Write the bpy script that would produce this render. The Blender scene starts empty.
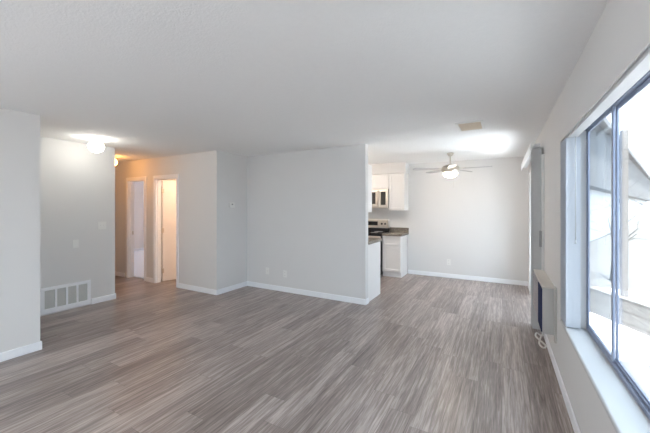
import bpy, bmesh, math, random
from mathutils import Vector, Matrix
random.seed(7)
S = bpy.context.scene
COL = S.collection
PI = math.pi
R = math.radians

# ------------------------------------------------------------------ camera, sky, sun, exposure
cam_d = bpy.data.cameras.new('camera')
cam = bpy.data.objects.new('camera', cam_d)
COL.objects.link(cam)
cam.location = (0, 0, 1.49)
cam.rotation_euler = (R(90), 0, R(29.335))
cam_d.sensor_fit = 'HORIZONTAL'
cam_d.sensor_width = 36.0
cam_d.lens = 315.2 / 650 * 36.0
cam_d.shift_y = -(216.5 - 206.7) / 650
cam_d.clip_start = 0.02
cam_d.clip_end = 300
S.camera = cam

W = bpy.data.worlds.new('sky'); S.world = W
W.use_nodes = True
nt = W.node_tree; bg = nt.nodes['Background']
# hazy bright sky, raised behind the camera on the sun's side as room fill
tc = nt.nodes.new('ShaderNodeTexCoord')
dt = nt.nodes.new('ShaderNodeVectorMath'); dt.operation = 'DOT_PRODUCT'
dt.inputs[1].default_value = (-0.25, -0.95, 0.2)
nt.links.new(tc.outputs['Generated'], dt.inputs[0])
mr = nt.nodes.new('ShaderNodeMapRange'); mr.interpolation_type = 'SMOOTHSTEP'
mr.inputs['From Min'].default_value = 0.1; mr.inputs['From Max'].default_value = 0.95
mr.inputs['To Min'].default_value = 1.36; mr.inputs['To Max'].default_value = 1.7
nt.links.new(dt.outputs['Value'], mr.inputs['Value'])
nt.links.new(mr.outputs['Result'], bg.inputs[1])
bg.inputs[0].default_value = (0.74, 0.865, 1.0, 1)

sun_d = bpy.data.lights.new('sun', 'SUN')
sun_d.energy = 14.5
sun_d.angle = R(2)
sun_d.color = (1.0, 0.98, 0.96)
sun = bpy.data.objects.new('sun', sun_d); COL.objects.link(sun)
sun.rotation_euler = Vector((-0.05, 0.42, -1.0)).to_track_quat('-Z', 'Y').to_euler()   # over the roof, along the window wall

def portal(loc, rot, sx, sy):
    d = bpy.data.lights.new('daylight_portal', 'AREA')
    d.shape = 'RECTANGLE'; d.size = sx; d.size_y = sy
    d.cycles.is_portal = True
    o = bpy.data.objects.new('daylight_portal', d); COL.objects.link(o)
    o.location = loc; o.rotation_euler = rot
portal((0.70, 2.12, 1.3), (0, R(90), 0), 1.6, 2.4)
portal((0.70, 5.43, 1.05), (0, R(90), 0), 2.1, 1.9)
portal((-2.0, -2.75, 1.05), (R(90), 0, 0), 2.4, 2.1)
portal((-8.5, 8.45, 1.4), (R(-90), 0, 0), 1.8, 1.4)

S.view_settings.view_transform = 'Standard'
S.view_settings.look = 'None'
S.view_settings.exposure = 1.92
S.view_settings.gamma = 1.0
S.view_settings.use_curve_mapping = False
try:
    S.cycles.max_bounces = 14
    S.cycles.diffuse_bounces = 9
    S.cycles.glossy_bounces = 6
    S.cycles.transparent_max_bounces = 16
    S.cycles.sample_clamp_indirect = 12
except Exception:
    pass

# ------------------------------------------------------------------ materials
def nodes(name):
    m = bpy.data.materials.new(name); m.use_nodes = True
    nt = m.node_tree
    return m, nt, nt.nodes['Principled BSDF']

def plain(name, col, rough=0.5, metal=0.0, var=0.03, scale=30.0, bump=0.0, bscale=200.0, spec=0.5):
    """principled material with a faint procedural mottling and optional bump"""
    m, nt, b = nodes(name)
    b.inputs['Roughness'].default_value = rough
    b.inputs['Metallic'].default_value = metal
    b.inputs['Specular IOR Level'].default_value = spec
    tc = nt.nodes.new('ShaderNodeTexCoord')
    n = nt.nodes.new('ShaderNodeTexNoise'); n.inputs['Scale'].default_value = scale
    n.inputs['Detail'].default_value = 3
    nt.links.new(tc.outputs['Object'], n.inputs['Vector'])
    mx = nt.nodes.new('ShaderNodeMix'); mx.data_type = 'RGBA'
    mx.inputs[6].default_value = (*[max(0, c * (1 - var)) for c in col], 1)
    mx.inputs[7].default_value = (*[min(1, c * (1 + var)) for c in col], 1)
    nt.links.new(n.outputs['Fac'], mx.inputs[0])
    nt.links.new(mx.outputs[2], b.inputs['Base Color'])
    if bump:
        n2 = nt.nodes.new('ShaderNodeTexNoise'); n2.inputs['Scale'].default_value = bscale
        n2.inputs['Detail'].default_value = 2
        nt.links.new(tc.outputs['Object'], n2.inputs['Vector'])
        bp = nt.nodes.new('ShaderNodeBump'); bp.inputs['Strength'].default_value = bump
        bp.inputs['Distance'].default_value = 0.004
        nt.links.new(n2.outputs['Fac'], bp.inputs['Height'])
        nt.links.new(bp.outputs['Normal'], b.inputs['Normal'])
    return m

def emit(name, col, strength):
    m = bpy.data.materials.new(name); m.use_nodes = True
    nt = m.node_tree; nt.nodes.clear()
    o = nt.nodes.new('ShaderNodeOutputMaterial'); e = nt.nodes.new('ShaderNodeEmission')
    e.inputs[0].default_value = (*col, 1); e.inputs[1].default_value = strength
    nt.links.new(e.outputs[0], o.inputs[0])
    return m

def glass(name, tint=(0.93, 0.96, 0.97)):
    m = bpy.data.materials.new(name); m.use_nodes = True
    nt = m.node_tree; nt.nodes.clear()
    o = nt.nodes.new('ShaderNodeOutputMaterial')
    t = nt.nodes.new('ShaderNodeBsdfTransparent'); t.inputs[0].default_value = (*tint, 1)
    g = nt.nodes.new('ShaderNodeBsdfGlossy'); g.inputs['Roughness'].default_value = 0.0
    lw = nt.nodes.new('ShaderNodeLayerWeight'); lw.inputs[0].default_value = 0.5
    pw = nt.nodes.new('ShaderNodeMath'); pw.operation = 'POWER'; pw.inputs[1].default_value = 5
    nt.links.new(lw.outputs['Facing'], pw.inputs[0])
    f = nt.nodes.new('ShaderNodeMath'); f.operation = 'MULTIPLY_ADD'          # Schlick reflectance
    f.inputs[1].default_value = 0.96; f.inputs[2].default_value = 0.04
    nt.links.new(pw.outputs[0], f.inputs[0])
    x = nt.nodes.new('ShaderNodeMixShader')
    nt.links.new(f.outputs[0], x.inputs[0]); nt.links.new(t.outputs[0], x.inputs[1])
    nt.links.new(g.outputs[0], x.inputs[2]); nt.links.new(x.outputs[0], o.inputs[0])
    return m

def translucent(m, col, fac):
    nt = m.node_tree; b = nt.nodes['Principled BSDF']; o = nt.nodes['Material Output']
    t = nt.nodes.new('ShaderNodeBsdfTranslucent'); t.inputs[0].default_value = (*col, 1)
    x = nt.nodes.new('ShaderNodeMixShader'); x.inputs[0].default_value = fac
    nt.links.new(b.outputs[0], x.inputs[1]); nt.links.new(t.outputs[0], x.inputs[2]); nt.links.new(x.outputs[0], o.inputs[0])
    return m

def floor_mat():
    m, nt, b = nodes('wood_plank_floor')
    L = nt.links; N = nt.nodes.new
    def mth(op, a, bb=None):
        n = N('ShaderNodeMath'); n.operation = op
        for i, v in enumerate((a, bb)):
            if v is None: continue
            if isinstance(v, (int, float)): n.inputs[i].default_value = v
            else: L.new(v, n.inputs[i])
        return n.outputs[0]
    tc = N('ShaderNodeTexCoord'); sp = N('ShaderNodeSeparateXYZ'); L.new(tc.outputs['Object'], sp.inputs[0])
    x, y = sp.outputs[0], sp.outputs[1]
    u = mth('DIVIDE', x, 0.182); row = mth('FLOOR', u); fu = mth('FRACT', u)
    wn = N('ShaderNodeTexWhiteNoise'); wn.noise_dimensions = '1D'; L.new(row, wn.inputs['W'])
    v = mth('ADD', mth('DIVIDE', y, 1.22), mth('MULTIPLY', wn.outputs['Value'], 7.3))
    cl = mth('FLOOR', v); fv = mth('FRACT', v)
    cb = N('ShaderNodeCombineXYZ'); L.new(row, cb.inputs[0]); L.new(cl, cb.inputs[1])
    w2 = N('ShaderNodeTexWhiteNoise'); w2.noise_dimensions = '3D'; L.new(cb.outputs[0], w2.inputs['Vector'])
    r = w2.outputs['Value']
    # grain: stretched noise, shifted for every plank
    cg = N('ShaderNodeCombineXYZ')
    L.new(mth('ADD', mth('MULTIPLY', x, 42.0), mth('MULTIPLY', r, 91.0)), cg.inputs[0])
    L.new(mth('ADD', mth('MULTIPLY', y, 1.7), mth('MULTIPLY', r, 37.0)), cg.inputs[1])
    g = N('ShaderNodeTexNoise'); g.inputs['Scale'].default_value = 1.0; g.inputs['Detail'].default_value = 5
    g.inputs['Roughness'].default_value = 0.62; g.inputs['Distortion'].default_value = 0.7
    L.new(cg.outputs[0], g.inputs['Vector'])
    cg2 = N('ShaderNodeCombineXYZ')
    L.new(mth('ADD', mth('MULTIPLY', x, 150.0), mth('MULTIPLY', r, 55.0)), cg2.inputs[0])
    L.new(mth('MULTIPLY', y, 7.0), cg2.inputs[1])
    g2 = N('ShaderNodeTexNoise'); g2.inputs['Scale'].default_value = 1.0; g2.inputs['Detail'].default_value = 2
    L.new(cg2.outputs[0], g2.inputs['Vector'])
    val = mth('ADD', mth('ADD', mth('MULTIPLY', g.outputs['Fac'], 0.85), mth('MULTIPLY', g2.outputs['Fac'], 0.30)),
              mth('MULTIPLY', mth('SUBTRACT', r, 0.5), 0.14))
    cr = N('ShaderNodeValToRGB'); L.new(val, cr.inputs[0])
    e = cr.color_ramp.elements
    e[0].position = 0.34; e[0].color = FLOOR[0]
    e[1].position = 0.82; e[1].color = FLOOR[2]
    k = e.new(0.57); k.color = FLOOR[1]
    # seams
    su = mth('MINIMUM', fu, mth('SUBTRACT', 1.0, fu)); sv = mth('MINIMUM', fv, mth('SUBTRACT', 1.0, fv))
    seam = mth('MAXIMUM', mth('LESS_THAN', su, 0.008), mth('LESS_THAN', sv, 0.0015))
    mx = N('ShaderNodeMix'); mx.data_type = 'RGBA'
    L.new(mth('MULTIPLY', seam, 0.32), mx.inputs[0]); L.new(cr.outputs[0], mx.inputs[6])
    mx.inputs[7].default_value = (0.05, 0.042, 0.038, 1)
    L.new(mx.outputs[2], b.inputs['Base Color'])
    b.inputs['Roughness'].default_value = 0.36
    L.new(mth('ADD', mth('MULTIPLY', g.outputs['Fac'], 0.14), 0.24), b.inputs['Roughness'])
    b.inputs['Specular IOR Level'].default_value = 0.68
    bp = N('ShaderNodeBump'); bp.inputs['Strength'].default_value = 0.12; bp.inputs['Distance'].default_value = 0.002
    L.new(val, bp.inputs['Height']); L.new(bp.outputs[0], b.inputs['Normal'])
    return m
FLOOR = [(0.105, 0.081, 0.074, 1), (0.285, 0.235, 0.214, 1), (0.58, 0.51, 0.48, 1)]

def granite_mat():
    m, nt, b = nodes('granite_counter')
    tc = nt.nodes.new('ShaderNodeTexCoord')
    v = nt.nodes.new('ShaderNodeTexVoronoi'); v.inputs['Scale'].default_value = 160
    n = nt.nodes.new('ShaderNodeTexNoise'); n.inputs['Scale'].default_value = 60; n.inputs['Detail'].default_value = 4
    nt.links.new(tc.outputs['Object'], v.inputs['Vector']); nt.links.new(tc.outputs['Object'], n.inputs['Vector'])
    mx = nt.nodes.new('ShaderNodeMix'); mx.data_type = 'RGBA'; mx.inputs[0].default_value = 0.5
    nt.links.new(v.outputs['Color'], mx.inputs[6]); nt.links.new(n.outputs['Fac'], mx.inputs[7])
    bw = nt.nodes.new('ShaderNodeRGBToBW'); nt.links.new(mx.outputs[2], bw.inputs[0])
    cr = nt.nodes.new('ShaderNodeValToRGB'); nt.links.new(bw.outputs[0], cr.inputs[0])
    e = cr.color_ramp.elements
    e[0].position = 0.3; e[0].color = (0.11, 0.095, 0.08, 1); e[1].position = 0.7; e[1].color = (0.42, 0.37, 0.31, 1)
    nt.links.new(cr.outputs[0], b.inputs['Base Color']); b.inputs['Roughness'].default_value = 0.2
    return m

def slat_mat(name, c0, c1, period, axis):
    """boards / louvres as a colour pattern along one object axis"""
    m, nt, b = nodes(name)
    tc = nt.nodes.new('ShaderNodeTexCoord'); sp = nt.nodes.new('ShaderNodeSeparateXYZ')
    nt.links.new(tc.outputs['Object'], sp.inputs[0])
    d = nt.nodes.new('ShaderNodeMath'); d.operation = 'DIVIDE'; d.inputs[1].default_value = period
    nt.links.new(sp.outputs[axis], d.inputs[0])
    f = nt.nodes.new('ShaderNodeMath'); f.operation = 'FRACT'; nt.links.new(d.outputs[0], f.inputs[0])
    cr = nt.nodes.new('ShaderNodeValToRGB'); nt.links.new(f.outputs[0], cr.inputs[0])
    e = cr.color_ramp.elements
    e[0].position = 0.12; e[0].color = (*c0, 1); e[1].position = 0.2; e[1].color = (*c1, 1)
    nt.links.new(cr.outputs[0], b.inputs['Base Color']); b.inputs['Roughness'].default_value = 0.7
    return m

WALLC = (0.735, 0.73, 0.722)
M = dict(
    wall=plain('wall_paint', WALLC, 0.75, var=0.012, scale=3, bump=0.10, bscale=180),
    ceil=plain('ceiling_texture', (0.88, 0.88, 0.875), 0.9, var=0.02, scale=25, bump=0.5, bscale=90),
    trim=plain('trim_paint', (0.91, 0.925, 0.95), 0.45, var=0.01),
    sill=plain('sill_paint', (0.56, 0.565, 0.57), 0.5, var=0.01),
    door=plain('door_paint', (0.82, 0.80, 0.78), 0.5, var=0.015),
    cab=plain('cabinet_paint', (0.83, 0.82, 0.81), 0.4, var=0.01),
    toe=plain('toe_kick_paint', (0.82, 0.81, 0.81), 0.5),
    plast=plain('white_plastic', (0.82, 0.82, 0.80), 0.35, var=0.01),
    dplast=plain('grey_plastic', (0.28, 0.28, 0.28), 0.45),
    steel=plain('stainless_steel', (0.66, 0.62, 0.57), 0.32, 0.85, var=0.05, scale=12),
    nickel=plain('brushed_nickel', (0.62, 0.58, 0.52), 0.30, 0.9, var=0.04),
    black=plain('black_glass', (0.025, 0.025, 0.027), 0.12),
    dark=plain('dark_recess', (0.035, 0.035, 0.037), 0.7),
    alu=plain('window_aluminium', (0.27, 0.31, 0.42), 0.45, 0.2, var=0.03),
    valu=plain('white_door_frame', (0.72, 0.72, 0.71), 0.4),
    vane=translucent(plain('blind_vane_vinyl', (0.66, 0.68, 0.71), 0.5, var=0.02), (0.75, 0.78, 0.84), .40),
    dvane=plain('blind_vane_fabric', (0.50, 0.50, 0.50), 0.6, var=0.04),
    rail=plain('blind_rail', (0.68, 0.69, 0.70), 0.4),
    heat=plain('heater_case', (0.50, 0.49, 0.47), 0.45, var=0.02),
    heattop=plain('heater_top', (0.62, 0.58, 0.53), 0.45, var=0.03),
    navy=plain('heater_control_panel', (0.035, 0.045, 0.10), 0.9, spec=0.05),
    grille=slat_mat('heater_louvres', (0.16, 0.15, 0.17), (0.42, 0.40, 0.42), 0.028, 2),
    vent=slat_mat('return_louvres', (0.34, 0.35, 0.34), (0.60, 0.61, 0.59), 0.012, 2),
    ventslat=plain('tan_register_metal', (0.80, 0.70, 0.57), 0.5),
    carpet=plain('bedroom_carpet', (0.64, 0.76, 1.0), 0.95, var=0.18, scale=120, bump=0.6, bscale=300),
    granite=granite_mat(),
    floor=floor_mat(),
    glass=glass('window_glass'),
    blade=plain('fan_blade', (0.50, 0.49, 0.50), 0.5, var=0.05),
    cord=plain('white_cord', (0.75, 0.73, 0.70), 0.5),
    globe=emit('lamp_globe_light', (1.0, 0.97, 0.88), 6.6),
    warmglobe=emit('hall_globe_light', (1.0, 0.43, 0.10), 6.0),
    bathglobe=emit('room_unseen_globe', (1.0, 0.62, 0.38), 36),
    livfill=emit('living_fill_globe', (1.0, 0.96, 0.91), 10.5),
    bedfill=emit('bedroom_fill_globe', (1.0, 0.52, 0.28), 22),
    bowl=emit('fan_bowl_light', (1.0, 0.80, 0.60), 9.5),
    kglobe=emit('kitchen_unseen_globe', (1.0, 0.85, 0.72), 11),
    ground=plain('yard_gravel', (0.065, 0.065, 0.065), 0.9, var=0.15, scale=2),
    slab=plain('patio_concrete', (0.72, 0.73, 0.75), 0.9, var=0.06, scale=3),
    siding=slat_mat('neighbour_siding', (0.075, 0.075, 0.078), (0.095, 0.095, 0.10), 0.3, 2),
    pale=plain('neighbour_lower_wall', (0.86, 0.86, 0.86), 0.8),
    fascia=plain('neighbour_fascia', (0.13, 0.13, 0.14), 0.7),
    bark=plain('tree_bark', (0.016, 0.015, 0.0145), 0.9, var=0.3, scale=15),
    timber=slat_mat('timber_boards', (0.05, 0.048, 0.045), (0.10, 0.098, 0.095), 0.14, 2),
    post=plain('painted_post', (0.06, 0.056, 0.054), 0.7),
)

# ------------------------------------------------------------------ helpers
class MB:
    """collects shapes into one mesh, in the local space of its thing"""
    def __init__(self): self.bm = bmesh.new()
    def box(self, x0, x1, y0, y1, z0, z1, bevel=0.0, seg=2):
        x0, x1 = sorted((x0, x1)); y0, y1 = sorted((y0, y1)); z0, z1 = sorted((z0, z1))
        r = bmesh.ops.create_cube(self.bm, size=1.0)
        vs = r['verts']
        for v in vs:
            v.co = Vector(((x0 + x1) / 2 + v.co.x * (x1 - x0), (y0 + y1) / 2 + v.co.y * (y1 - y0), (z0 + z1) / 2 + v.co.z * (z1 - z0)))
        if bevel:
            es = list({e for v in vs for e in v.link_edges})
            bmesh.ops.bevel(self.bm, geom=es, offset=bevel, segments=seg, affect='EDGES', profile=0.5)
        return self
    def prism(self, pts, axis, a0, a1):
        """extrude a polygon; axis 1: pts are (x,z) along y; axis 2: pts are (x,y) along z"""
        def P(p, a): return (p[0], a, p[1]) if axis == 1 else (p[0], p[1], a)
        lo = [self.bm.verts.new(P(p, a0)) for p in pts]; hi = [self.bm.verts.new(P(p, a1)) for p in pts]
        n = len(pts)
        self.bm.faces.new(lo); self.bm.faces.new(hi)
        for i in range(n):
            self.bm.faces.new((lo[i], lo[(i + 1) % n], hi[(i + 1) % n], hi[i]))
        bmesh.ops.recalc_face_normals(self.bm, faces=self.bm.faces)
        return self
    def lathe(self, prof, c=(0, 0, 0), axis='z', n=32):
        """revolve (radius, height) pairs"""
        rings = []
        for r, h in prof:
            ring = []
            for i in range(n):
                a = 2 * PI * i / n; p = (r * math.cos(a), r * math.sin(a), h)
                if axis == 'x': p = (p[2], p[0], p[1])
                if axis == 'y': p = (p[0], p[2], p[1])
                ring.append(self.bm.verts.new((p[0] + c[0], p[1] + c[1], p[2] + c[2])))
            rings.append(ring)
        for a, b in zip(rings, rings[1:]):
            for i in range(n):
                self.bm.faces.new((a[i], a[(i + 1) % n], b[(i + 1) % n], b[i]))
        self.bm.faces.new(rings[0]); self.bm.faces.new(rings[-1])
        bmesh.ops.recalc_face_normals(self.bm, faces=self.bm.faces)
        for f in self.bm.faces: f.smooth = True
        return self
    def tube(self, pts, rad, n=8):
        pts = [Vector(p) for p in pts]
        rads = rad if isinstance(rad, (list, tuple)) else [rad] * len(pts)
        rings = []
        for i, p in enumerate(pts):
            d = (pts[min(i + 1, len(pts) - 1)] - pts[max(i - 1, 0)]).normalized()
            s = d.cross(Vector((0, 0, 1)))
            if s.length < 0.05: s = d.cross(Vector((1, 0, 0)))
            s.normalize(); t = d.cross(s)
            rings.append([self.bm.verts.new(p + (s * math.cos(2 * PI * k / n) + t * math.sin(2 * PI * k / n)) * rads[i]) for k in range(n)])
        for a, b in zip(rings, rings[1:]):
            for k in range(n):
                f = self.bm.faces.new((a[k], a[(k + 1) % n], b[(k + 1) % n], b[k])); f.smooth = True
        self.bm.faces.new(rings[0]); self.bm.faces.new(rings[-1])
        return self
    def build(self, name, mat, parent=None, kind=None, label=None):
        bmesh.ops.recalc_face_normals(self.bm, faces=self.bm.faces)
        me = bpy.data.meshes.new(name); self.bm.to_mesh(me); self.bm.free()
        me.materials.append(mat)
        o = bpy.data.objects.new(name, me); COL.objects.link(o)
        if parent is not None: o.parent = parent
        if kind: o['kind'] = kind
        if label: o['label'] = label
        return o

def tag(o, label, cat, group=None):
    o['label'] = label; o['category'] = cat
    if group: o['group'] = group
    return o

def thing(name, loc, label, cat, group=None, rotz=0.0):
    o = bpy.data.objects.new(name, None); COL.objects.link(o)
    o.location = loc; o.rotation_euler = (0, 0, rotz); o.empty_display_size = 0.1
    return tag(o, label, cat, group)

def setting(name, loc=(0, 0, 0)):
    o = bpy.data.objects.new(name, None); COL.objects.link(o); o.location = loc
    o['kind'] = 'structure'
    return o

def struct(name, mb, mat): return mb.build(name, mat, kind='structure')

# ------------------------------------------------------------------ the setting
H = 2.44
XR = 0.427; YF = 7.03; YP = 4.466; YH = 3.737; XA = -5.458; XN = -4.196; XK = -4.194; XE = -1.806
YB = -2.6
XG = 0.565         # window frame plane
WZ0, WZ1 = 0.55, 2.035
WY0, WY1 = 1.0, 3.28
DY0, DY1 = 4.50, 6.36
XO = 0.60          # outer face of the right wall

struct('floor', MB().box(-8.15, XO, YB - .1, YF + .1, -.12, 0), M['floor'])
struct('ceiling', MB().box(-11.0, 0.75, YB - .2, 8.6, H, H + .2), M['ceil'])

w = MB()                                                     # right wall with the picture window and the sliding door
w.box(XR, XO, YB, WY0, 0, H).box(XR, XO, WY0, WY1, 0, WZ0 - .03).box(XR, XO, WY1, DY0, 0, H)
w.box(XR, XO, DY0, DY1, 2.06, H).box(XR, XO, DY1, YF, 0, H)
w.prism([(XR, WZ1), (XR, H), (XO, H), (XO, WZ1 + .075), (XG, WZ1 + .075)], 1, WY0, WY1)   # head, splayed up to the frame
w.box(.518, XG + .014, 3.10, WY1, WZ0 - .03, WZ1 + .04)
struct('wall_right', w, M['wall'])
struct('wall_far', MB().box(-4.31, XO, YF, YF + .12, 0, H), M['wall'])
struct('wall_partition', MB().box(XK, XE, YP, YP + .11, 0, H), M['wall'])
struct('wall_nook', MB().box(XK - .11, XK, YH + .113, YF, 0, H), M['wall'])
D1 = (-6.84, -6.25); D2 = (-5.90, -5.24); DH = 2.035
w = MB()
w.box(-10.85, D1[0], YH, YH + .113, 0, H).box(D1[1], D2[0], YH, YH + .113, 0, H).box(D2[1], XK, YH, YH + .113, 0, H)
w.box(D1[0], D1[1], YH, YH + .113, DH, H).box(D2[0], D2[1], YH, YH + .113, DH, H)
struct('wall_hall', w, M['wall'])
struct('wall_left', MB().box(-5.6, XN, YB, 1.41, 0, H), M['wall'])
struct('wall_return', MB().box(-8.1, XA, 1.40, 2.78, 0, H), M['wall'])
struct('wall_hall_end', MB().box(-8.12, -8.0, 2.78, YH, 0, H), M['wall'])
w = MB()
w.box(-5.6, -3.0, YB - .1, YB, 0, H).box(-1.0, XO, YB - .1, YB, 0, H).box(-3.0, -1.0, YB - .1, YB, 2.06, H)
struct('wall_back', w, M['wall'])
w = MB()                                                     # bedroom and bathroom beyond the hall doors
w.box(-10.85, -10.75, YH + .113, 8.3, 0, H)
w.box(-6.20, -6.10, YH + .113, 8.3, 0, H).box(-6.10, XK - .11, 6.0, 6.1, 0, H)
w.box(-10.85, -9.4, 8.3, 8.4, 0, H).box(-7.6, -6.1, 8.3, 8.4, 0, H).box(-9.4, -7.6, 8.3, 8.4, 0, .75).box(-9.4, -7.6, 8.3, 8.4, 2.05, H)
struct('wall_bedroom', w, M['wall'])
struct('floor_bedroom', MB().box(-10.75, -6.2, YH + .113, 8.3, -.10, .012), M['carpet'])

BH, BT = 0.088, 0.013
def base(name, boxes):
    m = MB()
    for (x0, x1, y0, y1) in boxes: m.box(x0, x1, y0, y1, 0, BH, 0.004, 1)
    return struct(name, m, M['trim'])
base('baseboard_right', [(XR - BT, XR, YB, 4.38), (XR - BT, XR, DY1 + .05, YF)])
base('baseboard_far', [(-1.83, XR - BT, YF - BT, YF)])
base('baseboard_partition', [(XK, XE + BT, YP - BT, YP), (XE, XE + BT, YP, YP + .11)])
base('baseboard_nook', [(XK, XK + BT, YH - BT, YP - BT)])
base('baseboard_hall', [(-5.185, XK, YH - BT, YH), (-6.195, -5.955, YH - BT, YH), (-8.0, -6.955, YH - BT, YH)])
base('baseboard_left', [(XN, XN + BT, YB, 1.41 + BT), (XA, XN, 1.41, 1.41 + BT)])
base('baseboard_return', [(XA, XA + BT, 1.41 + BT, 1.83), (XA, XA + BT, 2.44, 2.78 + BT), (-8.0, XA, 2.78, 2.78 + BT)])
base('baseboard_bedroom', [(-10.75, -10.737, YH + .113, 8.3)])

# ---- window_1: three-panel aluminium slider in a deep recess
win = setting('window_1', (XG, 0, 0))
wz1 = WZ1 + .075
m = MB()
m.box(0, .032, WY0, WY1, WZ0, WZ0 + .025).box(0, .032, WY0, WY1, wz1 - .03, wz1)
m.box(0, .014, 3.08, 3.10, WZ0, wz1).box(0, .032, WY0, WY0 + .03, WZ0, wz1)
m.box(.013, .017, WY0, WY1, WZ0 + .03, WZ0 + .042)
m.build('window_frame', M['alu'], win)
def sash(y0, y1, x):
    s = MB(); t = .030; d = .011
    s.box(x, x + d, y0, y0 + t, WZ0 + .026, wz1 - .03, .002, 1).box(x, x + d, y1 - t, y1, WZ0 + .026, wz1 - .03, .002, 1)
    s.box(x, x + d, y0 + t, y1 - t, WZ0 + .026, WZ0 + .048, .002, 1).box(x, x + d, y0 + t, y1 - t, wz1 - .055, wz1 - .03, .002, 1)
    so = s.build('sash', M['alu'], win)
    MB().box(x + .0035, x + .0075, y0 + t - .004, y1 - t + .004, WZ0 + .045, wz1 - .052).build('pane', M['glass'], so)
sash(2.44, 3.08, .001)
sash(WY0 + .03, 2.472, .019)
MB().box(XR - .004 - XG, .02, WY0, WY1, WZ0 - .03, WZ0, .012, 3).build('window_sill', M['sill'], win)

# ---- sliding patio door in the right wall
sd = setting('door_3', (XR, 0, 0))
m = MB()
m.box(-.022, .0, DY0 - .075, DY0 - .01, 0, 2.10, .004, 1).box(-.022, .0, DY1 + .01, DY1 + .05, 0, 2.10, .004, 1)
m.box(-.022, 0, DY0 - .01, DY1 + .01, 2.06, 2.10)
m.build('door_casing', M['valu'], sd)
m = MB()
m.box(.05, .17, DY0, DY0 + .045, 0, 2.06).box(.05, .17, DY1 - .045, DY1, 0, 2.06)
m.box(.05, .17, DY0, DY1, 2.015, 2.06).box(.05, .17, DY0, DY1, 0, .03)
m.build('door_frame', M['valu'], sd)
def panel(y0, y1, x):
    s = MB()
    s.box(x, x + .035, y0, y0 + .06, .03, 2.015).box(x, x + .035, y1 - .06, y1, .03, 2.015)
    s.box(x, x + .035, y0 + .06, y1 - .06, .03, .12).box(x, x + .035, y0 + .06, y1 - .06, 1.955, 2.015)
    so = s.build('sliding_panel', M['valu'], sd)
    MB().box(x + .014, x + .02, y0 + .055, y1 - .055, .115, 1.96).build('pane', M['glass'], so)
panel(DY0 + .045, 5.46, .065); panel(5.40, DY1 - .045, .115)
MB().box(-.05, -.022, DY0 - .066, DY0 - .048, 1.02, 1.21, .006, 2).build('door_handle', M['dplast'], sd, label='grey pull handle at the blind end')

# ---- added unseen to let daylight in: glazed door behind the camera, bedroom window
bd = setting('door_4_added', (0, YB, 0))
m = MB()
m.box(-3.0, -2.95, -.1, 0, 0, 2.06).box(-1.05, -1.0, -.1, 0, 0, 2.06).box(-2.95, -1.05, -.1, 0, 2.0, 2.06).box(-2.03, -1.97, -.08, -.02, .05, 2.0).box(-2.95, -1.05, -.1, 0, 0, .05)
m.build('door_frame', M['valu'], bd)
MB().box(-2.96, -1.04, -.055, -.049, .045, 2.005).build('pane', M['glass'], bd)
bw = setting('window_2_added', (0, 8.3, 0))
m = MB()
m.box(-9.4, -9.35, 0, .1, .75, 2.05).box(-7.65, -7.6, 0, .1, .75, 2.05).box(-9.35, -7.65, 0, .1, .75, .8).box(-9.35, -7.65, 0, .1, 2.0, 2.05).box(-8.53, -8.47, .02, .08, .8, 2.0)
m.build('window_frame', M['valu'], bw)
MB().box(-9.36, -7.64, .047, .053, .79, 2.01).build('pane', M['glass'], bw)

# ---- hall doorways
def doorway(name, x0, x1):
    d = setting(name, (0, YH, 0)); c = .058; t = .014
    m = MB()
    m.box(x0 - c, x0 + .004, -t, 0, 0, DH + c, .004, 1).box(x1 - .004, x1 + c, -t, 0, 0, DH + c, .004, 1)
    m.box(x0 + .004, x1 - .004, -t, 0, DH - .004, DH + c, .004, 1)
    m.build('door_casing', M['trim'], d)
    m = MB()
    m.box(x0, x0 + .018, 0, .113, 0, DH).box(x1 - .018, x1, 0, .113, 0, DH).box(x0 + .018, x1 - .018, 0, .113, DH - .018, DH)
    m.box(x0 + .018, x0 + .03, .035, .07, 0, DH - .018).box(x1 - .03, x1 - .018, .035, .07, 0, DH - .018)
    m.build('door_jamb', M['trim'], d)
    return d
d1 = doorway('door_1', *D1)
MB().box(D1[0] + .0175, D1[0] + .0205, .076, .108, .90, .97).build('strike_plate', M['nickel'], d1, label='small metal strike plate on the jamb')
d2 = doorway('door_2', *D2)
leafm = MB().box(0, .64, -.018, .018, .012, 2.005, .003, 1).build('door_leaf', M['door'], d2, label='flat white door standing wide open')
leafm.location = (D2[0] + .020, .130, 0); leafm.rotation_euler = (0, 0, R(77))
for hz in (.22, 1.02, 1.80):
    MB().lathe([(.008, hz - .05), (.008, hz + .05)], (-.006, -.016, 0), n=12).box(-.004, .03, -.0215, -.0185, hz - .045, hz + .045).build('hinge', M['nickel'], leafm)
MB().lathe([(.026, 0), (.026, .008), (.01, .012), (.01, .03), (.024, .04), (.028, .055), (.02, .066)], (.58, -.086, 1.0), axis='y', n=20).build('door_knob', M['nickel'], leafm)

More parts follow.
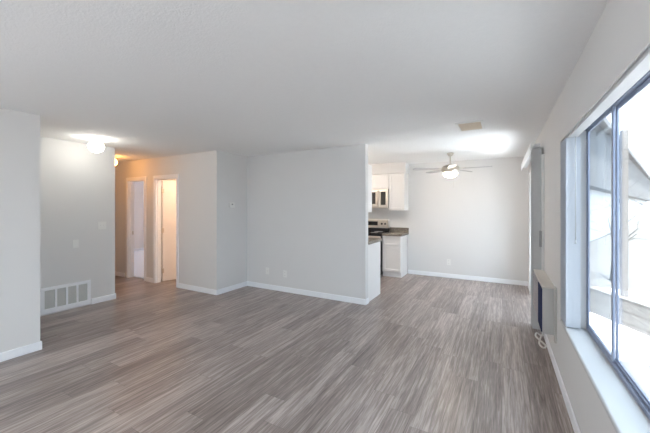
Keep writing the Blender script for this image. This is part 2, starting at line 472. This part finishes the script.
# ------------------------------------------------------------------ yard outside
struct('ground', MB().box(XO, 70, -40, 90, -.35, -.15), M['ground'])
struct('patio_slab', MB().box(XO, 3.1, 4.5, 7.8, -.15, -.05), M['slab'])
def at(px, depth, z):
    u = (px - 325) / 315.2 * depth; s, c = math.sin(R(29.335)), math.cos(R(29.335))
    return Vector((-s * depth + c * u, c * depth + s * u, z))
a = at(583, 11.0, 0); b = at(652, 47.0, 0)
dv = (b - a); ln = dv.length; ang = math.atan2(dv.y, dv.x)
nb = thing('apartment_building', (a.x, a.y, -.15), 'long pale grey two-storey building across the yard with overhanging upper floor', 'building', rotz=ang)
MB().box(-.3, ln, 0, 3, 2.45, 5.1).build('upper_wall', M['siding'], nb)
MB().box(-.2, ln - .2, .5, 3, 0, 2.45).build('lower_wall', M['pale'], nb)
MB().box(-.5, ln + .3, -.25, 3.2, 5.1, 5.35).build('roof', M['fascia'], nb)

def tree(name, loc, h, label, seed, lean):
    rnd = random.Random(seed); mb = MB()
    def grow(p, d, l, r, lev):
        pts = [p]; q = p.copy(); dd = d.copy(); k = 4
        for i in range(k):
            dd = (dd + Vector((rnd.uniform(-.16, .16), rnd.uniform(-.16, .16), rnd.uniform(-.05, .1)))).normalized()
            q = q + dd * (l / k); pts.append(q.copy())
        mb.tube(pts, [r * (1 - .5 * i / k) for i in range(k + 1)], 6 if lev < 2 else 4)
        if lev < 4:
            for j in range(rnd.choice((3, 3, 4)) if lev else 6):
                i = rnd.randint(1 if lev else 2, k)
                ax = Vector((rnd.uniform(-1, 1), rnd.uniform(-1, 1), rnd.uniform(-.3, .6))).normalized()
                nd = (dd * .55 + ax * .85).normalized()
                grow(pts[i], nd, l * rnd.uniform(.5, .72), r * (1 - .5 * i / k) * .6, lev + 1)
    grow(Vector((0, 0, 0)), Vector((lean[0], lean[1], 1)).normalized(), h * .45, h * .010, 0)
    o = mb.build(name, M['bark']); o.location = loc
    return tag(o, label, 'tree', 'bare trees in the yard')
p = Vector((3.75, 5.9, -.15))
tree('bare_tree', p, 4.6, 'leafless tree seen through the larger window panel', 3, (-.22, .05))
p = Vector((2.08, 9.1, -.15))
tree('bare_tree', p, 3.0, 'leafless tree seen through the narrow far window panel', 11, (.1, .05))

a = at(578, 4.9, -.15); b = at(670, 3.55, -.15); dv = b - a
tb = MB().box(0, dv.length, -.05, .05, 0, .45).build('timber_border', M['timber'])
tb.location = a; tb.rotation_euler = (0, 0, math.atan2(dv.y, dv.x))
tag(tb, 'low border of horizontal timber boards just outside the window', 'garden border')
p = at(624, 5.2, -.15)
pt = thing('porch_post', p, 'slim grey upright post outside the window', 'post')
MB().box(-.045, .045, -.045, .045, 0, 2.9, .006, 1).build('shaft', M['post'], pt)
MB().box(-.07, .07, -.07, .07, 0, .12, .006, 1).build('post_base', M['post'], pt)

# ------------------------------------------------------------------ kitchen, far side
def shaker(mb, x0, x1, z0, z1, y, out=-1, fr=.055):
    """frame-and-panel front lying in a plane of constant y"""
    a, b = (y + out * .019, y) if out < 0 else (y, y + .019)
    mb.box(x0, x0 + fr, a, b, z0, z1, .002, 1).box(x1 - fr, x1, a, b, z0, z1, .002, 1)
    mb.box(x0 + fr, x1 - fr, a, b, z0, z0 + fr, .002, 1).box(x0 + fr, x1 - fr, a, b, z1 - fr, z1, .002, 1)
    c = b - .004 if out < 0 else a + .004                      # the recessed centre panel
    mb.box(x0 + fr, x1 - fr, min(c, b if out < 0 else a), max(c, b if out < 0 else a), z0 + fr, z1 - fr)
    return mb

bc = thing('base_cabinet', (-2.045, YF, 0), 'white base cabinet with one drawer at the open end of the far kitchen counter', 'cabinet')
MB().box(-.195, .205, -.52, -.014, .10, .872).build('body', M['cab'], bc)
MB().box(-.195, .205, -.49, -.014, 0, .10).build('toe_kick', M['toe'], bc)
shaker(MB(), -.19, .20, .115, .648, -.521).build('door', M['cab'], bc)
shaker(MB(), -.19, .20, .662, .862, -.521, fr=.045).build('drawer', M['cab'], bc)

ct = thing('countertop', (-2.035, YF, 0), 'short tan granite countertop with backsplash beside the range', 'countertop')
MB().box(-.205, .225, -.56, -.001, .873, .915, .004, 2).build('slab', M['granite'], ct)
MB().box(-.205, .225, -.022, -.001, .9155, 1.02, .003, 1).build('backsplash', M['granite'], ct)

uc = thing('wall_cabinet', (-1.985, YF, 1.41), 'white wall cabinet to the right of the microwave', 'cabinet', 'white wall cabinets')
MB().box(-.178, .165, -.31, -.001, 0, .80).build('body', M['cab'], uc)
shaker(MB(), -.176, .163, .004, .796, -.311).build('door', M['cab'], uc)
um = thing('wall_cabinet', (-2.545, YF, 1.885), 'short white wall cabinet above the microwave', 'cabinet', 'white wall cabinets')
MB().box(-.375, .375, -.31, -.001, 0, .325).build('body', M['cab'], um)
shaker(MB(), -.372, -.003, .004, .321, -.311).build('door', M['cab'], um)
shaker(MB(), .003, .372, .004, .321, -.311).build('door', M['cab'], um)
struct('trim_soffit', MB().box(-4.19, -1.80, YF - .33, YF, 2.215, H), M['wall'])

mw = thing('microwave', (-2.545, YF, 1.46), 'stainless over-the-range microwave mounted above the range', 'microwave')
MB().box(-.375, .375, -.375, -.001, 0, .42, .004, 1).build('body', M['steel'], mw)
MB().box(-.37, .19, -.395, -.376, .03, .41, .006, 2).build('door', M['steel'], mw)
MB().box(-.30, .10, -.399, -.3955, .09, .35).build('window', M['black'], mw)
MB().box(.215, .325, -.383, -.3755, .07, .36, .003, 1).build('control_panel', M['black'], mw)
MB().tube([(.15, -.397, .06), (.15, -.425, .08), (.15, -.425, .36), (.15, -.397, .38)], .010).build('handle', M['steel'], mw)

rg = thing('range', (-2.63, YF, 0), 'stainless electric range with black cooktop against the far kitchen wall', 'stove')
MB().box(-.38, .382, -.60, -.03, .04, .895, .004, 1).build('body', M['black'], rg)
MB().box(-.38, .383, -.645, -.03, .897, .925, .005, 2).build('cooktop', M['black'], rg)
for (bx, by, br) in ((-.19, -.48, .10), (.19, -.48, .08), (-.19, -.20, .08), (.19, -.20, .10)):
    MB().lathe([(br, .9252), (br, .9272), (br - .015, .9276), (br - .015, .9254)], (bx, by, 0), n=28).build('burner', M['dplast'], rg)
MB().box(-.38, .38, -.10, -.002, 1.0, 1.19, .008, 2).build('control_panel', M['steel'], rg)
MB().box(-.38, .38, -.085, -.002, .9255, .999).build('vent_strip', M['black'], rg)
MB().box(-.13, .13, -.104, -.1005, 1.06, 1.15).build('display', M['black'], rg)
for kx in (-.31, -.23, .23, .31):
    MB().lathe([(.024, -.1005), (.024, -.115), (.018, -.128)], (kx, 0, 1.10), axis='y', n=18).build('knob', M['black'], rg)
od = MB().box(-.376, .376, -.64, -.601, .24, .86, .006, 2).build('oven_door', M['steel'], rg)
MB().box(-.26, .26, -.644, -.6405, .36, .68).build('window', M['black'], od)
MB().tube([(-.31, -.64, .80), (-.31, -.69, .80), (.31, -.69, .80), (.31, -.64, .80)], .012).build('handle', M['steel'], od)
MB().box(-.376, .376, -.635, -.601, .05, .22, .006, 2).build('storage_drawer', M['steel'], rg)

# ---- kitchen run on the back of the partition
pc = thing('base_cabinet', (-2.9, YP + .11, 0), 'long white base cabinet behind the partition with its plain end panel showing', 'cabinet')
MB().box(-1.29, 1.07, .001, .56, .10, .90).build('body', M['cab'], pc)
MB().box(-1.29, 1.05, .001, .50, 0, .10).build('toe_kick', M['toe'], pc)
MB().box(1.0705, 1.085, .001, .585, 0, .90, .002, 1).build('end_panel', M['cab'], pc)
for i in range(4):
    x0 = -1.28 + i * .585
    shaker(MB(), x0, x0 + .575, .115, .655, .561, out=1).build('door', M['cab'], pc)
    shaker(MB(), x0, x0 + .575, .675, .885, .561, out=1, fr=.04).build('drawer', M['cab'], pc)
cp = MB().box(-4.19, -1.79, YP + .111, 5.185, .902, .95, .005, 2).build('countertop', M['granite'])
tag(cp, 'tan granite countertop just behind the end of the partition', 'countertop')
pu = thing('wall_cabinet', (-2.9, YP + .11, 1.40), 'white wall cabinet peeking out behind the partition end', 'cabinet', 'white wall cabinets')
MB().box(-1.29, 1.05, .001, .275, 0, .755).build('body', M['cab'], pu)
for i in range(4):
    x0 = -1.285 + i * .583
    shaker(MB(), x0, x0 + .575, .004, .751, .276, out=1).build('door', M['cab'], pu)

# ------------------------------------------------------------------ lamps and ceiling fittings
def globe_lamp(loc, label, mat, r=.095):
    t = thing('ceiling_lamp', (loc[0], loc[1], H), label, 'lamp')
    MB().lathe([(.075, -.001), (.078, -.012), (.055, -.022), (.055, -.03)], n=28).build('base', M['plast'], t)
    prof = [(.05, -.028)]
    for i in range(1, 12):
        a_ = PI * (0.14 + .86 * i / 12); prof.append((max(.004, r * math.sin(a_)), -.028 - r * .88 + r * .88 * math.cos(a_)))
    prof.append((.004, -.028 - r * 1.76))
    MB().lathe(prof, n=28).build('globe', mat, t)
globe_lamp((-4.94, 2.27), 'lit white globe ceiling lamp near the return grille wall', M['globe'])
globe_lamp((-6.40, 3.20), 'warm hall ceiling lamp half hidden behind the wall corner', M['warmglobe'])
globe_lamp((-3.0, 5.45), 'added unseen ceiling lamp inside the kitchen behind the partition', M['kglobe'], .14)  # unseen lamp, added to warm the soffit and light the dining side

globe_lamp((-1.7, -1.1), 'added fill lamp, a large white globe on the living room ceiling behind the viewpoint', M['livfill'], .19)  # fill lamp added out of view to even out the room light
globe_lamp((-4.72, 4.36), 'added unseen warm ceiling lamp inside the small room behind the open white door', M['bathglobe'], .09)  # unseen lamp, added to light the open door leaf
globe_lamp((-8.3, 5.6), 'added unseen ceiling lamp inside the carpeted bedroom', M['bedfill'], .11)  # unseen lamp, added to brighten the bedroom

fan = thing('ceiling_fan', (-.80, 5.95, H), 'five-blade brushed nickel ceiling fan with lit bowl in the dining area', 'ceiling fan')
MB().lathe([(.03, -.001), (.055, -.003), (.055, -.02), (.035, -.05), (.018, -.06)], n=28).build('canopy', M['nickel'], fan)
MB().lathe([(.012, -.05), (.012, -.20)], n=14).build('downrod', M['nickel'], fan)
MB().lathe([(.02, -.19), (.04, -.20), (.09, -.215), (.135, -.24), (.15, -.27), (.148, -.31), (.135, -.335), (.115, -.35)], n=36).build('motor', M['nickel'], fan)
MB().lathe([(.108, -.351), (.118, -.356), (.115, -.375), (.10, -.405), (.065, -.428), (.02, -.437)], n=36).build('light_bowl', M['bowl'], fan)
blade_me = None
for k in range(5):
    ang = R(29.335 + 180 + 72 * k)
    if blade_me is None:
        m = MB()
        pts = [(.22, -.052), (.30, -.062), (.58, -.066), (.645, -.05), (.665, 0), (.645, .05), (.58, .066), (.30, .062), (.22, .052)]
        m.prism(pts, 2, -.004, .004)
        bl = m.build('blade', M['blade'], fan); blade_me = bl.data
        ir = MB().box(.10, .26, -.022, .022, .005, .011, .002, 1).build('blade_iron', M['nickel'], bl); ir_me = ir.data
    else:
        bl = bpy.data.objects.new('blade', blade_me); COL.objects.link(bl); bl.parent = fan
        ir = bpy.data.objects.new('blade_iron', ir_me); COL.objects.link(ir); ir.parent = bl
    bl.location = (0, 0, -.285); bl.rotation_euler = (R(9), 0, ang)
MB().tube([(.06, -.08, -.33), (.06, -.08, -.62)], .0016, 5).build('pull_chain', M['nickel'], fan)

cv = thing('ceiling_vent', (-.325, 4.06, H), 'tan rectangular air register in the ceiling before the fan', 'vent')
m = MB()
m.box(-.145, -.115, -.215, .215, -.012, -.001, .003, 1).box(.115, .145, -.215, .215, -.012, -.001, .003, 1)
m.box(-.115, .115, -.215, -.185, -.012, -.001, .003, 1).box(-.115, .115, .185, .215, -.012, -.001, .003, 1)
m.build('frame', M['plast'], cv)
MB().box(-.115, .115, -.185, .185, -.003, -.001).build('backing', plain('register_backing', (.72, .62, .50), .8), cv)  # tan backing plate behind the slats
for k in range(9):
    s = MB().box(-.113, .113, -.016, .016, -.001, .001).build('slat', M['ventslat'], cv)
    s.location = (0, -.168 + k * .042, -.010); s.rotation_euler = (R(6), 0, 0)

# ------------------------------------------------------------------ wall fittings
rg_ = thing('return_grille', (XA, 2.13, .02), 'white return air grille with four grey louvred sections low on the wall', 'vent')
m = MB()
m.box(.001, .016, -.30, .30, 0, .065, .003, 1).box(.001, .016, -.30, .30, .315, .36, .003, 1)
for yy in (-.30, -.140, -.0125, .115, .255):
    m.box(.001, .016, yy, yy + (.045 if yy in (-.30, .255) else .025), .065, .315)
m.build('frame', M['trim'], rg_)
for y0, y1 in ((-.255, -.14), (-.115, -.0125), (.0125, .115), (.14, .255)):
    MB().box(.001, .009, y0, y1, .065, .315).build('louvre_panel', M['vent'], rg_)

def plate(name, loc, rotz, label, cat, kind, group=None):
    """wall plate; local -y faces the room"""
    t = thing(name, loc, label, cat, group, rotz)
    wd = .115 if kind == 'double' else .075
    MB().box(-wd / 2, wd / 2, -.006, -.0005, -.06, .06, .003, 2).build('cover_plate', M['plast'], t)
    if kind == 'outlet':
        for z in (-.026, .026):
            s = MB().box(-.017, .017, -.009, -.0062, z - .016, z + .016, .003, 2).build('socket', M['plast'], t)
            MB().box(-.008, -.005, -.0096, -.0091, z - .004, z + .008).box(.005, .008, -.0096, -.0091, z - .004, z + .008).build('slot', M['dplast'], s)
    elif kind == 'double':
        for x in (-.024, .024):
            MB().box(x - .006, x + .006, -.016, -.0062, -.004, .014, .002, 1).build('toggle', M['plast'], t)
    elif kind == 'jack':
        MB().lathe([(.007, -.0062), (.007, -.014), (.004, -.014)], axis='y', n=12).build('coax_jack', M['nickel'], t)
    return t
plate('light_switch', (XA, 2.59, 1.196), R(90), 'white double light switch plate beside the hall corner', 'light switch', 'double')
plate('cover_plate', (XA, 2.24, .945), R(90), 'blank white cover plate on the wall above the return grille', 'wall plate', 'blank')
plate('cable_outlet', (-3.705, YP, .328), 0, 'small cable jack plate low on the partition, nearer the corner', 'wall outlet', 'jack')
plate('wall_outlet', (-3.31, YP, .315), 0, 'white power outlet low on the partition wall', 'wall outlet', 'outlet')
plate('wall_outlet', (-.974, YF, .33), 0, 'white power outlet low on the far dining wall', 'wall outlet', 'outlet')
th = thing('thermostat', (XK, 4.07, 1.52), 'small white thermostat on the short nook wall', 'thermostat', rotz=R(90))
MB().box(-.06, .06, -.022, -.0005, -.045, .045, .005, 2).build('case', M['plast'], th)
MB().box(-.018, .018, -.0235, -.0221, .0, .022).build('display', M['dplast'], th)

# ------------------------------------------------------------------ wall heater / air unit
hx = .101
ac = thing('wall_air_unit', (XR, 3.53, 0), 'grey through-wall heating and cooling unit mounted low between window and patio door', 'air conditioner')
MB().box(-hx, -.001, 0, .92, .315, .738, .006, 2).build('case', M['heat'], ac)
MB().box(-hx - .004, -.001, -.004, .924, .739, .752, .003, 1).build('top', M['heattop'], ac, label='beige top panel')
MB().box(-hx - .006, -hx - .0005, .33, .91, .335, .725).build('louvred_front', M['grille'], ac)
MB().box(-hx - .009, -hx - .0005, .012, .32, .325, .728, .003, 1).build('control_panel', M['navy'], ac, label='dark navy panel')
MB().box(-.018, -.001, -.07, -.005, .27, .765, .003, 1).build('wall_sleeve', M['heat'], ac)
def arc(pts, n=6):
    P = [Vector(p) for p in pts]; out = []
    P = [P[0]] + P + [P[-1]]
    for i in range(1, len(P) - 2):
        for k in range(n):
            t = k / n; p0, p1, p2, p3 = P[i - 1:i + 3]
            out.append(.5 * (2 * p1 + (p2 - p0) * t + (2 * p0 - 5 * p1 + 4 * p2 - p3) * t * t + (3 * p1 - p0 - 3 * p2 + p3) * t ** 3))
    out.append(P[-1]); return out
cd = MB().tube(arc([(.400, 4.20, .314), (.400, 4.22, .12), (.395, 4.36, .012), (.355, 4.44, .010), (.335, 4.32, .010), (.375, 4.18, .010),
                    (.405, 4.08, .010), (.38, 4.00, .010), (.350, 4.10, .010), (.375, 4.26, .022), (.400, 4.40, .010)]), .009, 8).build('power_cord', M['cord'])
tag(cd, 'loose white cord looped on the floor under the wall unit', 'cord')

# ------------------------------------------------------------------ vertical blinds
def blind(loc, y0, y1, n, width, z0, z1, rail, mat, label, ry, wand, tilt):
    t = thing('vertical_blind', loc, label, 'blind')
    MB().box(rail[0], rail[1], ry[0], ry[1], rail[2], rail[3], .003, 1).build('headrail', M['rail'], t)
    me = None
    for i in range(n):
        y = y0 + (y1 - y0) * i / (n - 1)
        if me is None:
            m = MB(); k = 6                                  # a slightly curved slat
            for s in range(k):
                xa, xb = -width / 2 + width * s / k, -width / 2 + width * (s + 1) / k
                ya, yb = .005 * (1 - (2 * xa / width) ** 2), .005 * (1 - (2 * xb / width) ** 2)
                m.prism([(xa, ya), (xb, yb), (xb, yb + .0014), (xa, ya + .0014)], 2, z0, z1)
            bmesh.ops.remove_doubles(m.bm, verts=m.bm.verts, dist=1e-5)
            v = m.build('vane', mat, t); me = v.data
        else:
            v = bpy.data.objects.new('vane', me); COL.objects.link(v); v.parent = t
        v.location = (0, y, 0); v.rotation_euler = (0, 0, R(tilt + random.uniform(-3, 3)))
    if wand:
        MB().tube([(wand[0], wand[1], wand[2]), (wand[0], wand[1], wand[3])], .004, 8).lathe([(.006, wand[3] - .03), (.006, wand[3])], (wand[0], wand[1], 0), n=8).build('wand', M['dvane'], t)
    return t
blind((.474, 0, 0), 3.035, 3.265, 15, .089, .562, 2.02, (-.030, .030, 2.022, 2.05), M['vane'],
      'pale vertical blind stacked open at the far side of the picture window', (WY0 + .02, WY1 - .01), (.010, 3.005, 2.02, 1.24), 0)
blind((.362, 0, 0), 4.51, 4.72, 18, .089, .03, 2.185, (-.028, .028, 2.19, 2.235), M['dvane'],
      'grey vertical blind stacked at the near side of the patio door', (4.46, 6.72), None, 0)
vb = [o for o in bpy.data.objects if o.name.startswith('vertical_blind')][-1]
MB().box(-.066, -.058, 4.46, 6.74, 2.14, 2.25, .002, 1).build('valance', M['trim'], vb)
